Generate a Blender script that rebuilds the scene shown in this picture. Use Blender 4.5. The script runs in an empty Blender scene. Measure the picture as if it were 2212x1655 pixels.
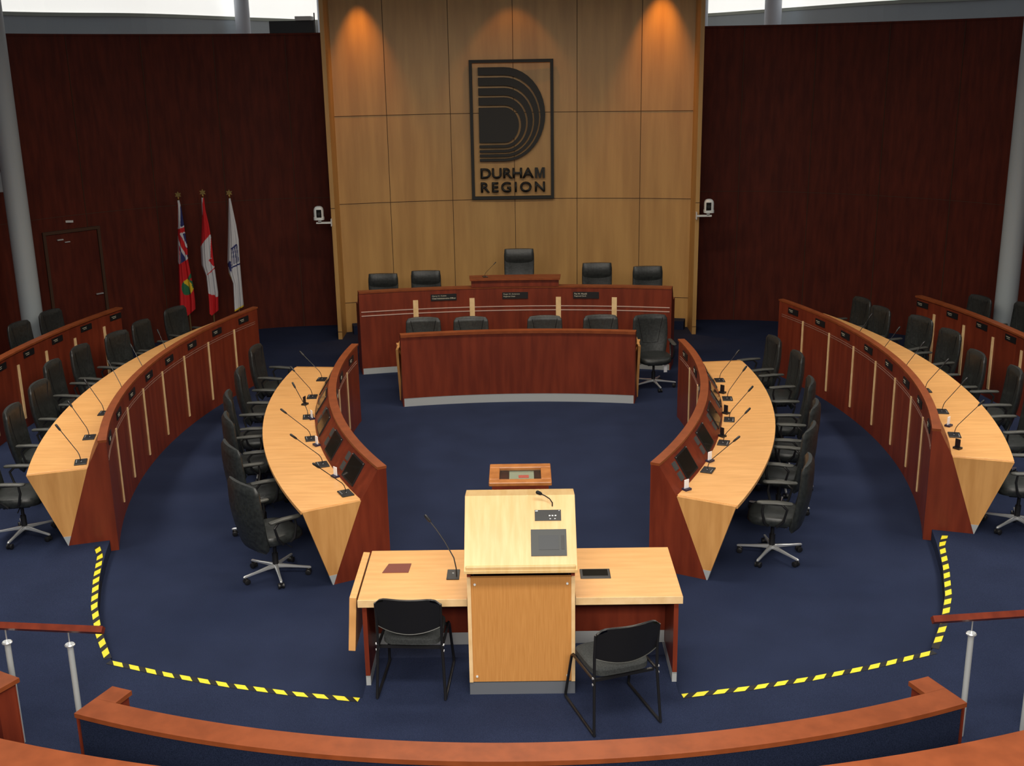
import bpy, bmesh, math, random
from mathutils import Vector, Matrix
random.seed(7)
C = bpy.context.scene.collection
scn = bpy.context.scene
R = math.radians
sin, cos, pi = math.sin, math.cos, math.pi

# ------------------------------------------------------------------ camera
def look_matrix(pitch, roll, yaw):
    th, ro, ya = R(pitch), R(roll), R(yaw)
    cy, sy = cos(ya), sin(ya)
    F = Vector((sy*cos(th), cy*cos(th), -sin(th))); Rt = Vector((cy, -sy, 0)); U = Rt.cross(F)
    R2 = Rt*cos(ro) + U*sin(ro); U2 = -Rt*sin(ro) + U*cos(ro)
    return Matrix((R2, U2, -F)).transposed()
cam_d = bpy.data.cameras.new('camera'); cam = bpy.data.objects.new('camera', cam_d); C.objects.link(cam)
cam_d.sensor_fit = 'HORIZONTAL'; cam_d.sensor_width = 36.0; cam_d.lens = 36.0*2430/2212
cam_d.clip_start = 0.05; cam_d.clip_end = 200
M = look_matrix(16.0, -0.9547, -0.5086).to_4x4(); M.translation = Vector((0.043, 0, 4.8)); cam.matrix_world = M
scn.camera = cam

# ------------------------------------------------------------------ view, world
vs = scn.view_settings
vs.view_transform = 'Standard'; vs.look = 'None'; vs.gamma = 1.0; vs.use_curve_mapping = False; vs.exposure = 0.35
w = bpy.data.worlds.new('world'); scn.world = w; w.use_nodes = True
w.node_tree.nodes['Background'].inputs[0].default_value = (0.75, 0.85, 1.0, 1)
w.node_tree.nodes['Background'].inputs[1].default_value = 0.08

# ------------------------------------------------------------------ lights: the hall's ceiling luminaires (above the frame)
def area(name, loc, sx, sy, power, col=(1, .93, .82), rot=(0, 0, 0), spread=180):
    l = bpy.data.lights.new(name, 'AREA'); l.shape = 'RECTANGLE'; l.size = sx; l.size_y = sy; l.energy = power; l.color = col
    l.spread = R(spread)
    o = bpy.data.objects.new(name, l); C.objects.link(o); o.location = loc; o.rotation_euler = rot; return o
area('ceiling_light', (0, 4.6, 6.5), 7.0, 1.0, 300)
area('ceiling_light', (0, 9.6, 6.2), 4.0, .8, 50, spread=110)
area('ceiling_light', (-6.4, 11.0, 6.3), .6, 6.0, 120, spread=104)
area('ceiling_light', (6.4, 11.0, 6.3), .6, 6.0, 120, spread=104)
area('ceiling_light', (0, 14.2, 5.75), 5.0, .5, 200, (1, .87, .70))
area('ceiling_light', (0, -2.5, 7.0), 8.0, 1.5, 430, (1, .93, .84), (R(38), 0, 0), 104)
def spot(x, y, z, power, ang, blend, tilt=0, col=(1, .42, .08)):
    l = bpy.data.lights.new('downlight', 'SPOT'); l.energy = power; l.spot_size = R(ang); l.spot_blend = blend; l.color = col
    l.shadow_soft_size = .03
    o = bpy.data.objects.new('downlight', l); C.objects.link(o); o.location = (x, y, z); o.rotation_euler = (R(tilt), 0, 0)
spot(-2.63, 20.08, 6.35, 165, 50, 1.0, 7)
spot(2.50, 20.10, 6.45, 215, 50, 1.0, 7)
spot(-.03, 20.05, 6.60, 28, 66, .35, 6)

# ------------------------------------------------------------------ materials
def mat(name, col, rough=.5, metal=0.0, spec=.5, emit=None, es=1.0):
    m = bpy.data.materials.new(name); m.use_nodes = True; b = m.node_tree.nodes['Principled BSDF']
    b.inputs['Base Color'].default_value = (*col, 1); b.inputs['Roughness'].default_value = rough
    b.inputs['Metallic'].default_value = metal; b.inputs['Specular IOR Level'].default_value = spec
    if emit: b.inputs['Emission Color'].default_value = (*emit, 1); b.inputs['Emission Strength'].default_value = es
    return m
def noisy(name, c1, c2, scale=(1, 1, 1), nscale=5.0, rough=.4, detail=6, bump=0.0, spec=.5, pos=(.35, .65), c3=None, second=None):
    m = mat(name, c1, rough, spec=spec); nt = m.node_tree; N = nt.nodes; Lk = nt.links; b = N['Principled BSDF']
    tc = N.new('ShaderNodeTexCoord'); mp = N.new('ShaderNodeMapping'); mp.inputs['Scale'].default_value = scale
    no = N.new('ShaderNodeTexNoise'); no.inputs['Scale'].default_value = nscale; no.inputs['Detail'].default_value = detail
    cr = N.new('ShaderNodeValToRGB'); cr.color_ramp.elements[0].position = pos[0]; cr.color_ramp.elements[1].position = pos[1]
    cr.color_ramp.elements[0].color = (*c1, 1); cr.color_ramp.elements[1].color = (*c2, 1)
    Lk.new(tc.outputs['Object'], mp.inputs[0]); Lk.new(mp.outputs[0], no.inputs['Vector']); Lk.new(no.outputs['Fac'], cr.inputs[0])
    out = cr.outputs[0]
    if second:
        n2 = N.new('ShaderNodeTexNoise'); n2.inputs['Scale'].default_value = second[0]; n2.inputs['Detail'].default_value = 2
        Lk.new(tc.outputs['Object'], n2.inputs['Vector'])
        mx = N.new('ShaderNodeMix'); mx.data_type = 'RGBA'; mx.blend_type = 'MULTIPLY'
        mx.inputs['Factor'].default_value = second[1]
        r2 = N.new('ShaderNodeValToRGB'); r2.color_ramp.elements[0].color = (.55, .55, .55, 1); r2.color_ramp.elements[0].position = .3
        r2.color_ramp.elements[1].position = .7
        Lk.new(n2.outputs['Fac'], r2.inputs[0]); Lk.new(out, mx.inputs['A']); Lk.new(r2.outputs[0], mx.inputs['B']); out = mx.outputs['Result']
    Lk.new(out, b.inputs['Base Color'])
    if bump:
        bp = N.new('ShaderNodeBump'); bp.inputs['Strength'].default_value = bump; bp.inputs['Distance'].default_value = .01
        Lk.new(no.outputs['Fac'], bp.inputs['Height']); Lk.new(bp.outputs[0], b.inputs['Normal'])
    return m
MAPLE = noisy('maple', (.58, .28, .085), (.70, .36, .12), (1, 1, .12), 14, .32, second=(.7, .25))
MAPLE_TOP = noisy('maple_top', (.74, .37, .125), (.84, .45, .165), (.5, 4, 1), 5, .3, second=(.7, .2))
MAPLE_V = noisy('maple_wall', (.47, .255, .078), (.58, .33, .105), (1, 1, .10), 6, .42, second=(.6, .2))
MAPLE_EDGE = noisy('maple_edge', (.75, .50, .24), (.85, .60, .32), (1, 1, 1), 9, .4)
LECT = noisy('lectern_maple', (.70, .45, .18), (.78, .54, .25), (5, .6, .6), 5, .33, second=(1.5, .25))
LECT_FRONT = noisy('lectern_veneer', (.52, .23, .06), (.60, .28, .08), (20, 1, .6), 7, .35)
MAHOG = noisy('mahogany', (.145, .023, .010), (.21, .035, .014), (1, 1, .12), 12, .38, second=(1.2, .3), spec=.35)
MAHOG_D = noisy('dark_mahogany', (.070, .012, .007), (.105, .018, .009), (1, 1, .15), 12, .6, second=(2.5, .3), spec=.15)
MAHOG_LIT = noisy('mahogany_rail', (.195, .047, .014), (.25, .062, .019), (1, 1, 1), 8, .42, spec=.22)  # same mahogany, lightened to paint in overhead light on the caps
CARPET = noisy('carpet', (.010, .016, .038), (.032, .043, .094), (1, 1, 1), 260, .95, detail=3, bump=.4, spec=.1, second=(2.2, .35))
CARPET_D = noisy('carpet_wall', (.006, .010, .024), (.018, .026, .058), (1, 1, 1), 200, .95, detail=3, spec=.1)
LEATHER = noisy('black_leather', (.014, .016, .016), (.027, .031, .030), (1, 1, 1), 30, .40, bump=.15)
BLACK = mat('black_plastic', (.010, .010, .011), .4)
BLACKG = mat('arm_pad_plastic', (.055, .056, .050), .45)
CHROME = mat('chrome', (.82, .84, .84), .25, .7)
STEEL_D = mat('dull_steel', (.24, .26, .29), .35, .5)
STEEL = mat('brushed_steel', (.55, .58, .58), .38, .35)
GROOVE = mat('aluminium_strip', (.48, .30, .24), .4, .5)
DARKLINE = mat('panel_joint', (.055, .022, .008), .8)
SIGNB = mat('sign_black', (.010, .010, .008), .6)
GREYB = mat('bulkhead_grey', (.50, .55, .58), .7)
COL_DAYLIT = mat('upper_column_paint', (.66, .70, .78), .5)  # column paint made paler, putting daylight into its colour
COLG = mat('column_paint', (.34, .38, .40), .5)
WHITE = mat('white_plastic', (.75, .78, .76), .4)
PAPER = mat('white_card', (.9, .9, .92), .6)
SCREEN = mat('screen_glass', (.012, .012, .010), .12)
GREYP = mat('touch_panel_grey', (.050, .054, .054), .55)
GREYP2 = mat('touch_panel_screen', (.036, .041, .047), .5)
GOLD = mat('gold', (.85, .58, .18), .25, 1)
YELLOW = mat('tape_yellow', (.78, .70, .03), .45)
TBLACK = mat('tape_black', (.006, .006, .008), .6)
FABRIC = noisy('grey_fabric', (.030, .034, .034), (.05, .055, .055), (1, 1, 1), 90, .9)
TEAK = noisy('honey_oak', (.38, .13, .03), (.50, .19, .05), (1, 1, 1), 12, .3)
PLUM = mat('leather_inlay', (.17, .035, .02), .6)
F_RED = mat('flag_red', (.55, .008, .012), .8); F_RED_SHADE = mat('flag_dark_red', (.16, .006, .014), .8)  # the darker red paints shade on cloth folded behind
F_WHITE = mat('flag_white', (.58, .58, .60), .8); F_NAVY = mat('flag_navy', (.02, .025, .13), .8)
F_GREEN = mat('flag_green', (.02, .14, .06), .8); F_YEL = mat('flag_yellow', (.70, .48, .02), .8)
GLOW_PANEL = mat('clerestory_glass', (.9, .9, .88), .3, emit=(1.0, .985, .93), es=.62)  # self-lit surface standing in for the lit white area overhead

# ------------------------------------------------------------------ mesh helpers
class MB:
    def __init__(s): s.bm = bmesh.new(); s.mi = 0
    def face(s, vs):
        try: f = s.bm.faces.new(vs); f.material_index = s.mi; return f
        except ValueError: return None
    def box(s, c, d, rot=None):
        hx, hy, hz = d[0]/2, d[1]/2, d[2]/2
        pts = [Vector((x, y, z)) for z in (-hz, hz) for x, y in ((-hx, -hy), (hx, -hy), (hx, hy), (-hx, hy))]
        if rot is not None: pts = [rot @ p for p in pts]
        v = [s.bm.verts.new(p + Vector(c)) for p in pts]
        for q in ((0, 3, 2, 1), (4, 5, 6, 7), (0, 1, 5, 4), (1, 2, 6, 5), (2, 3, 7, 6), (3, 0, 4, 7)): s.face([v[i] for i in q])
        return s
    def prism(s, pts, off):
        off = Vector(off); a = [s.bm.verts.new(Vector(p)) for p in pts]; b = [s.bm.verts.new(Vector(p)+off) for p in pts]
        n = len(pts); s.face(a); s.face(b[::-1])
        for i in range(n): s.face([a[i], b[i], b[(i+1) % n], a[(i+1) % n]])
        return s
    def sweep(s, prof, c, sg, a0, a1, n):
        rows = []
        for i in range(n+1):
            a = R(a0+(a1-a0)*i/n)
            rows.append([s.bm.verts.new((sg*(c[0]+r*cos(a)), c[1]+r*sin(a), z)) for r, z in prof])
        k = len(prof)
        for i in range(n):
            for j in range(k): s.face([rows[i][j], rows[i][(j+1) % k], rows[i+1][(j+1) % k], rows[i+1][j]])
        s.face(rows[0]); s.face(rows[-1][::-1]); return s
    def slab(s, prof, c, sg, a, t):   # radial slab, thickness t centred on angle a
        a = R(a); d = Vector((sg*cos(a), sin(a), 0)); nrm = Vector((-sg*sin(a), cos(a), 0))
        o = Vector((sg*c[0], c[1], 0))
        pts = [o+d*r+Vector((0, 0, z))-nrm*t/2 for r, z in prof]
        return s.prism(pts, nrm*t)
    def tube(s, path, r, n=8, cap=True):
        path = [Vector(p) for p in path]; rings = []; prev = None
        rr = r if isinstance(r, (list, tuple)) else [r]*len(path)
        for i, p in enumerate(path):
            if i == 0: t = path[1]-p
            elif i == len(path)-1: t = p-path[i-1]
            else: t = (path[i+1]-p).normalized()+(p-path[i-1]).normalized()
            t.normalize()
            if prev is None:
                up = Vector((0, 0, 1)) if abs(t.z) < .9 else Vector((1, 0, 0)); u = t.cross(up).normalized()
            else: u = (prev - t*prev.dot(t)).normalized()
            prev = u; v = t.cross(u)
            rings.append([s.bm.verts.new(p+(u*cos(2*pi*k/n)+v*sin(2*pi*k/n))*rr[i]) for k in range(n)])
        for i in range(len(rings)-1):
            for k in range(n): s.face([rings[i][k], rings[i][(k+1) % n], rings[i+1][(k+1) % n], rings[i+1][k]])
        if cap: s.face(rings[0][::-1]); s.face(rings[-1])
        return s
    def loft(s, rings, cap=True):
        rr = [[s.bm.verts.new(Vector(p)) for p in ring] for ring in rings]; n = len(rr[0])
        for i in range(len(rr)-1):
            for k in range(n): s.face([rr[i][k], rr[i][(k+1) % n], rr[i+1][(k+1) % n], rr[i+1][k]])
        if cap: s.face(rr[0][::-1]); s.face(rr[-1])
        return s
    def build(s, name, mats, parent=None, smooth=False, bevel=0, loc=None, sub=0):
        bmesh.ops.recalc_face_normals(s.bm, faces=s.bm.faces)
        me = bpy.data.meshes.new(name); s.bm.to_mesh(me); s.bm.free()
        for m in (mats if isinstance(mats, (list, tuple)) else [mats]): me.materials.append(m)
        if smooth:
            for p in me.polygons: p.use_smooth = True
            me.set_sharp_from_angle(angle=R(40))
        o = bpy.data.objects.new(name, me); C.objects.link(o)
        if parent: o.parent = parent
        if loc: o.location = loc
        if bevel:
            b = o.modifiers.new('bevel', 'BEVEL'); b.width = bevel; b.segments = 2; b.limit_method = 'ANGLE'; b.angle_limit = R(40)
        if sub:
            b = o.modifiers.new('sub', 'SUBSURF'); b.levels = sub; b.render_levels = sub
        return o
def circle_pts(x, y, z, r, n=12, axis='z', ph=0):
    out = []
    for k in range(n):
        a = 2*pi*k/n+ph
        out.append((x+r*cos(a), y+r*sin(a), z) if axis == 'z' else (x+r*cos(a), y, z+r*sin(a)) if axis == 'y' else (x, y+r*cos(a), z+r*sin(a)))
    return out
def tag(o, label=None, cat=None, group=None, kind=None):
    if label: o['label'] = label
    if cat: o['category'] = cat
    if group: o['group'] = group
    if kind: o['kind'] = kind
    return o
def empty(name, loc=(0, 0, 0), rz=0, label=None, cat=None, group=None):
    o = bpy.data.objects.new(name, None); C.objects.link(o); o.location = loc; o.rotation_euler.z = rz; o.empty_display_size = .1
    return tag(o, label, cat, group)
def copy_tree(o, parent=None):
    c = o.copy(); C.objects.link(c)
    if parent: c.parent = parent
    for ch in list(o.children): copy_tree(ch, c)
    return c
def struct(o): o['kind'] = 'structure'; return o
ORD = ['nearest the camera', 'second from the near end', 'third from the near end', 'fourth from the near end', 'fifth from the near end',
       'sixth from the near end', 'seventh from the near end', 'farthest from the camera']
def ordn(i, n): return 'farthest from the camera' if i == n-1 else ORD[i]
def side(sg): return 'left' if sg < 0 else 'right'

# plan of the hall: arcs measured from the photograph, in metres
I = (-5.95, 14.0); O = (-5.1, 13.7); D = (-.04, 7.6); FD = (0.0, 7.84); PC = (0.0, 12.4)
TZ = .12
def polar(c, sg, r, a): return (sg*(c[0]+r*cos(R(a))), c[1]+r*sin(R(a)))

# ================================================================== SETTING
# floor: lower carpeted well and the raised tier round it
m = MB(); m.box((0, 11, -.06), (26, 26, .12)); struct(m.build('floor', CARPET))
m = MB()
def inner_edge(sg):
    P = [polar(O, sg, 9.80, a) for a in [20-38.2*i/24 for i in range(25)]]          # along the curved desk
    P += [(sg*4.15, 10.35), (sg*4.0, 9.75), (sg*3.82, 9.2), (sg*3.60, 8.7), (sg*3.36, 8.24)]
    P += [(sg*x, 7.52+.0625*x*x) for x in (2.8, 2.27, 1.75, 1.21)] + [(sg*1.21, 8.62)]
    return P
for sg in (-1, 1):
    P = inner_edge(sg)[:-1]
    for a, b in zip(P, P[1:]):
        m.prism([(a[0], a[1], 0), (sg*9.9, a[1], 0), (sg*9.9, b[1], 0), (b[0], b[1], 0)], (0, 0, TZ))
    yl = P[-1][1]
    m.box((sg*5.555, (1+yl)/2, TZ/2), (8.69, yl-1, TZ))
    m.box((sg*.605, 4.81, TZ/2), (1.21, 7.62, TZ))
struct(m.build('floor', CARPET))

# dark side walls: a plan curve either side of the maple centre wall
def catmull(P, n=10):
    out = []
    for i in range(len(P)-1):
        p0, p1, p2, p3 = P[max(i-1, 0)], P[i], P[i+1], P[min(i+2, len(P)-1)]
        for k in range(n):
            t = k/n
            out.append(tuple(.5*((2*b)+(-a+c)*t+(2*a-5*b+4*c-d)*t*t+(-a+3*b-3*c+d)*t**3) for a, b, c, d in zip(p0, p1, p2, p3)))
    out.append(P[-1]); return out
WP = catmull([(3.18, 20.95), (4.8, 20.72), (6.5, 19.75), (7.8, 18.45), (8.8, 16.6), (9.5, 14), (9.8, 10.5)], 8)
def wall_pt(x):
    for a, b in zip(WP, WP[1:]):
        if a[0] <= x <= b[0]: t = (x-a[0])/(b[0]-a[0]); return a[1]+(b[1]-a[1])*t, math.atan2(b[1]-a[1], b[0]-a[0])
WT = 5.30
for sg, nm in ((-1, 'left'), (1, 'right')):
    m = MB(); rings = []
    for i, (x, y) in enumerate(WP):
        a = WP[max(i-1, 0)]; b = WP[min(i+1, len(WP)-1)]; t = Vector((b[0]-a[0], b[1]-a[1])).normalized(); n = Vector((-t.y, t.x))
        rings.append([(sg*x, y, 0), (sg*x, y, WT), (sg*(x+n.x*.15), y+n.y*.15, WT), (sg*(x+n.x*.15), y+n.y*.15, 0)])
    m.loft(rings)
    # veneer joints: vertical every 1.25 m of run, one horizontal
    m.mi = 1; s = 0; nxt = .9
    for (a, b) in zip(WP, WP[1:]):
        dl = math.dist(a, b)
        while nxt < s+dl:
            t = (nxt-s)/dl; x = a[0]+(b[0]-a[0])*t; y = a[1]+(b[1]-a[1])*t
            m.box((sg*x, y-.004, WT/2), (.010, .012, WT)); nxt += 1.25
        s += dl
    for z in (2.42,):
        r2 = [[(sg*x, y+.01, z-.004), (sg*x, y-.006, z-.004), (sg*x, y-.006, z+.004), (sg*x, y+.01, z+.004)] for x, y in WP]
        m.loft(r2)
    struct(m.build('wall_'+nm, [MAHOG_D, DARKLINE]))
    # capping trim along the wall top
    m = MB(); m.loft([[(sg*x, y-.02, WT), (sg*x, y-.02, WT+.03), (sg*x, y+.2, WT+.03), (sg*x, y+.2, WT)] for x, y in WP])
    struct(m.build('trim_%d' % (1 if sg < 0 else 2), MAHOG_D))

# maple centre wall (concave, six bays) with joints
CW = (0.0, 8.75); RW = 12.0
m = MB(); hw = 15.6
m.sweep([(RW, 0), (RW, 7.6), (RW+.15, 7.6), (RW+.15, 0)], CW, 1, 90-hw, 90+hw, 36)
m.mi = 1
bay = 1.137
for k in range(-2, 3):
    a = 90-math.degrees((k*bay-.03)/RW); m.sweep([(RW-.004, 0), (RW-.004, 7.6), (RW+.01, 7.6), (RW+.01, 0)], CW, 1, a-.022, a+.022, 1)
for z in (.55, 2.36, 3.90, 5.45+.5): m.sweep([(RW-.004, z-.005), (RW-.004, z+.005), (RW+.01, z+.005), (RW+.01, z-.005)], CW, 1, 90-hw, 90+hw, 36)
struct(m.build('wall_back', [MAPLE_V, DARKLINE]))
for sg, k in ((-1, 3), (1, 4)):                       # side fins that frame the centre wall
    m = MB(); m.box((sg*3.19-.03, 20.12, 3.8), (.07, .72, 7.6)); m.mi = 1; m.box((sg*3.19-.03, 19.758, .14), (.072, .01, .008)); m.box((sg*3.19-.03, 19.758, 2.36), (.072, .01, .008))
    struct(m.build('trim_%d' % k, [MAPLE_V, DARKLINE]))
m = MB(); m.sweep([(RW-.25, 0), (RW-.25, .16), (RW, .16), (RW, 0)], CW, 1, 90-14.9, 90+14.9, 24)
struct(m.build('baseboard_back', CARPET))

# bulkhead band behind the wall tops and the lit white area above it, built as glowing panels
BP_ = catmull([(0, 27.6), (3.6, 25.5), (5.0, 23.4), (6.5, 19.9+.6), (8.1, 19.2), (10.5, 15.5), (12, 12)], 8)
for sg, k in ((-1, 1), (1, 2)):
    m = MB(); m.loft([[(sg*x, y+.35, 3.6), (sg*x, y+.35, 5.66), (sg*x, y+.6, 5.66), (sg*x, y+.6, 3.6)] for x, y in BP_])
    struct(m.build('wall_outer_'+side(sg), GREYB))
    m = MB(); m.loft([[(sg*x, y+.38, 5.70), (sg*x, y+.38, 9.0), (sg*x, y+.42, 9.0), (sg*x, y+.42, 5.70)] for x, y in BP_])
    p = m.build('window_%d' % k, GLOW_PANEL); struct(p)  # added glowing panel in place of the lit white area
    m = MB(); m.loft([[(sg*x, y+.30, 5.64), (sg*x, y+.30, 5.70), (sg*x, y+.44, 5.70), (sg*x, y+.44, 5.64)] for x, y in BP_])
    m.build('window_sill', mat('sill_green', (.42, .45, .38), .5), p)
# door in the left wall
yd, ad = wall_pt(7.5)
dr = empty('door_1', (-7.5, yd, TZ), -ad-0.0); struct(dr)
m = MB()
for x in (-.48, .48): m.box((x, -.02, 1.01), (.05, .08, 2.06))
m.box((0, -.02, 2.055), (1.01, .09, .05)); m.build('door_frame', DARKLINE, dr)
m = MB(); m.box((0, -.012, 1.01), (.90, .05, 2.02)); m.build('door_leaf', MAHOG_D, dr)
m = MB(); m.box((.36, -.07, .93), (.13, .02, .022)); m.box((.41, -.05, .93), (.022, .05, .022)); m.build('door_handle', CHROME, dr)
m = MB(); m.box((-.22, -.06, 1.93), (.10, .03, .02)); m.box((-.10, -.06, 1.88), (.09, .02, .015)); m.build('door_closer', STEEL, dr)
o = MB().box((0, 0, 0), (.12, .03, .035)).build('door_sensor', WHITE, loc=(-7.48, yd-.03, 2.33)); tag(o, 'small pale sensor bar on the dark wall above the door', 'sensor')

# round columns
def column(x, y, r, z0, z1, label, brace=False, pm=COLG):
    c = empty('column', (x, y, z0), label=label, cat='column')
    m = MB(); m.tube([(0, 0, 0), (0, 0, z1-z0)], r, 28); m.build('shaft', pm, c, smooth=True)
    if brace:
        m = MB(); m.box((-.9, .05, 3.02), (1.7, .22, .30)); m.build('brace', COLG, c)
column(-7.68, 17.35, .165, TZ, 8, 'round grey steel column standing in front of the left dark wall', True)
column(7.66, 17.35, .165, TZ, 8, 'round grey steel column standing in front of the right dark wall')
for x, y, r, l in ((-5.2, 22.6, .14, 'pale column behind the top of the left dark wall'), (-3.66, 22.6, .10, 'thin white column beside the left edge of the maple wall'),
                   (3.60, 22.6, .10, 'thin white column beside the right edge of the maple wall'), (4.94, 22.6, .16, 'pale column behind the top of the right dark wall')):
    column(x, y, r, 0, 8, l, pm=COL_DAYLIT)

# ================================================================== LOGO SIGN
def text_mesh(body, w_, h_, depth, off=0.0, space=1.0, line=1.0):
    cu = bpy.data.curves.new('t', 'FONT'); cu.body = body; cu.size = 1; cu.offset = off; cu.space_character = space; cu.space_line = line
    cu.extrude = 0; cu.resolution_u = 4
    to = bpy.data.objects.new('t', cu); C.objects.link(to)
    dg = bpy.context.evaluated_depsgraph_get(); me = bpy.data.meshes.new_from_object(to.evaluated_get(dg))
    bpy.data.objects.remove(to)
    xs = [v.co.x for v in me.vertices]; ys = [v.co.y for v in me.vertices]
    x0, x1, y0, y1 = min(xs), max(xs), min(ys), max(ys)
    bm = bmesh.new(); bm.from_mesh(me); bpy.data.meshes.remove(me)
    for v in bm.verts: v.co = Vector(((v.co.x-x0)/(x1-x0)*w_, 0, (v.co.y-y0)/(y1-y0)*h_))
    if depth:
        r = bmesh.ops.extrude_face_region(bm, geom=list(bm.faces))
        for g in r['geom']:
            if isinstance(g, bmesh.types.BMVert): g.co.y += depth
    m = MB(); m.bm.free(); m.bm = bm; return m
sg_ = empty('wall_sign', (-.812, 20.655, 4.82), label='black framed D emblem sign reading DURHAM REGION on the maple wall', cat='sign')
W_, H_ = 1.495, 2.45; b_ = .055
m = MB()
m.box((W_/2, 0, -b_/2), (W_, .05, b_)); m.box((W_/2, 0, -H_+b_/2), (W_, .05, b_))
m.box((b_/2, 0, -H_/2), (b_, .05, H_-2*b_)); m.box((W_-b_/2, 0, -H_/2), (b_, .05, H_-2*b_)); m.build('frame', SIGNB, sg_)
k_ = 1.72e-3
def dcurve(yt, yb, xr, xs=505-150, n=20):
    cyy = (yt+yb)/2; hh = (yb-yt)/2; P = [(92, yt)]
    for i in range(n+1):
        a = pi/2-pi*i/n; P.append((xs+(xr-xs)*abs(cos(a))**1.0*(1 if True else 0), cyy-hh*sin(a)))
    P.append((92, yb)); return P
bands = [((75, 1028, 782), (153, 1003, 733)), ((177, 982, 718), (258, 957, 668)), ((282, 936, 652), (354, 911, 600)), ((376, 888, 582), (454, 860, 530)), ((478, 835, 508), None)]
for bo, bi in bands:
    P = dcurve(*bo)
    if bi: P = P + dcurve(*bi)[::-1]
    m = MB(); m.prism([(x*k_, -.025, -y*k_) for x, y in P], (0, .05, 0)); m.build('emblem_band', SIGNB, sg_)
m = text_mesh('DURHA', .965, .185, .05, .022, 1.0)
a_, b2, h2 = .985, 1.165, .185; st = .040
m.prism([(a_, 0, 0), (a_, 0, h2), (a_+.052, 0, h2), ((a_+b2)/2, 0, .062), (b2-.052, 0, h2), (b2, 0, h2), (b2, 0, 0), (b2-st, 0, 0), (b2-st, 0, .130), ((a_+b2)/2+.016, 0, 0), ((a_+b2)/2-.016, 0, 0), (a_+st, 0, .130), (a_+st, 0, 0)], (0, .05, 0))
m.build('lettering', SIGNB, sg_, loc=(.165, -.025, -2.075))
m = text_mesh('REGION', 1.165, .185, .05, .022, 1.28)
m.build('lettering', SIGNB, sg_, loc=(.165, -.025, -2.325))

# ================================================================== CURVED DESKS
def plate(parent, c, sg, r, a, z, w_, h_, marks=True, m_=None):
    x, y = polar(c, sg, r, a)
    # stands on the curved face, facing the arc's centre
    n = Vector((-sg*cos(R(a)), -sin(R(a)), 0)); ang = math.atan2(n.y, n.x)+pi/2
    o = MB().box((0, 0, 0), (w_, .012, h_)).build('name_plate', BLACK, parent); o.location = (x, y, z); o.rotation_euler.z = ang
    if marks:
        mm = MB()
        mm.box((-.055, -.008, .012), (w_*.38, .003, .008)); mm.box((-.045, -.008, -.010), (w_*.30, .003, .006))
        mm.build('lettering', PAPER_D, o)
    return o
PAPER_D = mat('plate_lettering', (.45, .43, .33), .6)
def strip_list(parent, c, sg, r, angs, z0, z1, w_):
    for a in angs:
        h = math.degrees(w_/2/r)
        MB().sweep([(r, z0), (r, z1), (r-.012, z1), (r-.012, z0)], c, sg, a-h, a+h, 1).build('maple_strip', MAPLE_EDGE, parent)
def grooves(parent, c, sg, r, a0, a1, zs):
    m = MB()
    for z in zs: m.sweep([(r+.002, z-.003), (r+.002, z+.003), (r-.004, z+.003), (r-.004, z-.003)], c, sg, a0, a1, 48)
    m.build('inlay_line', GROOVE, parent)

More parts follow.
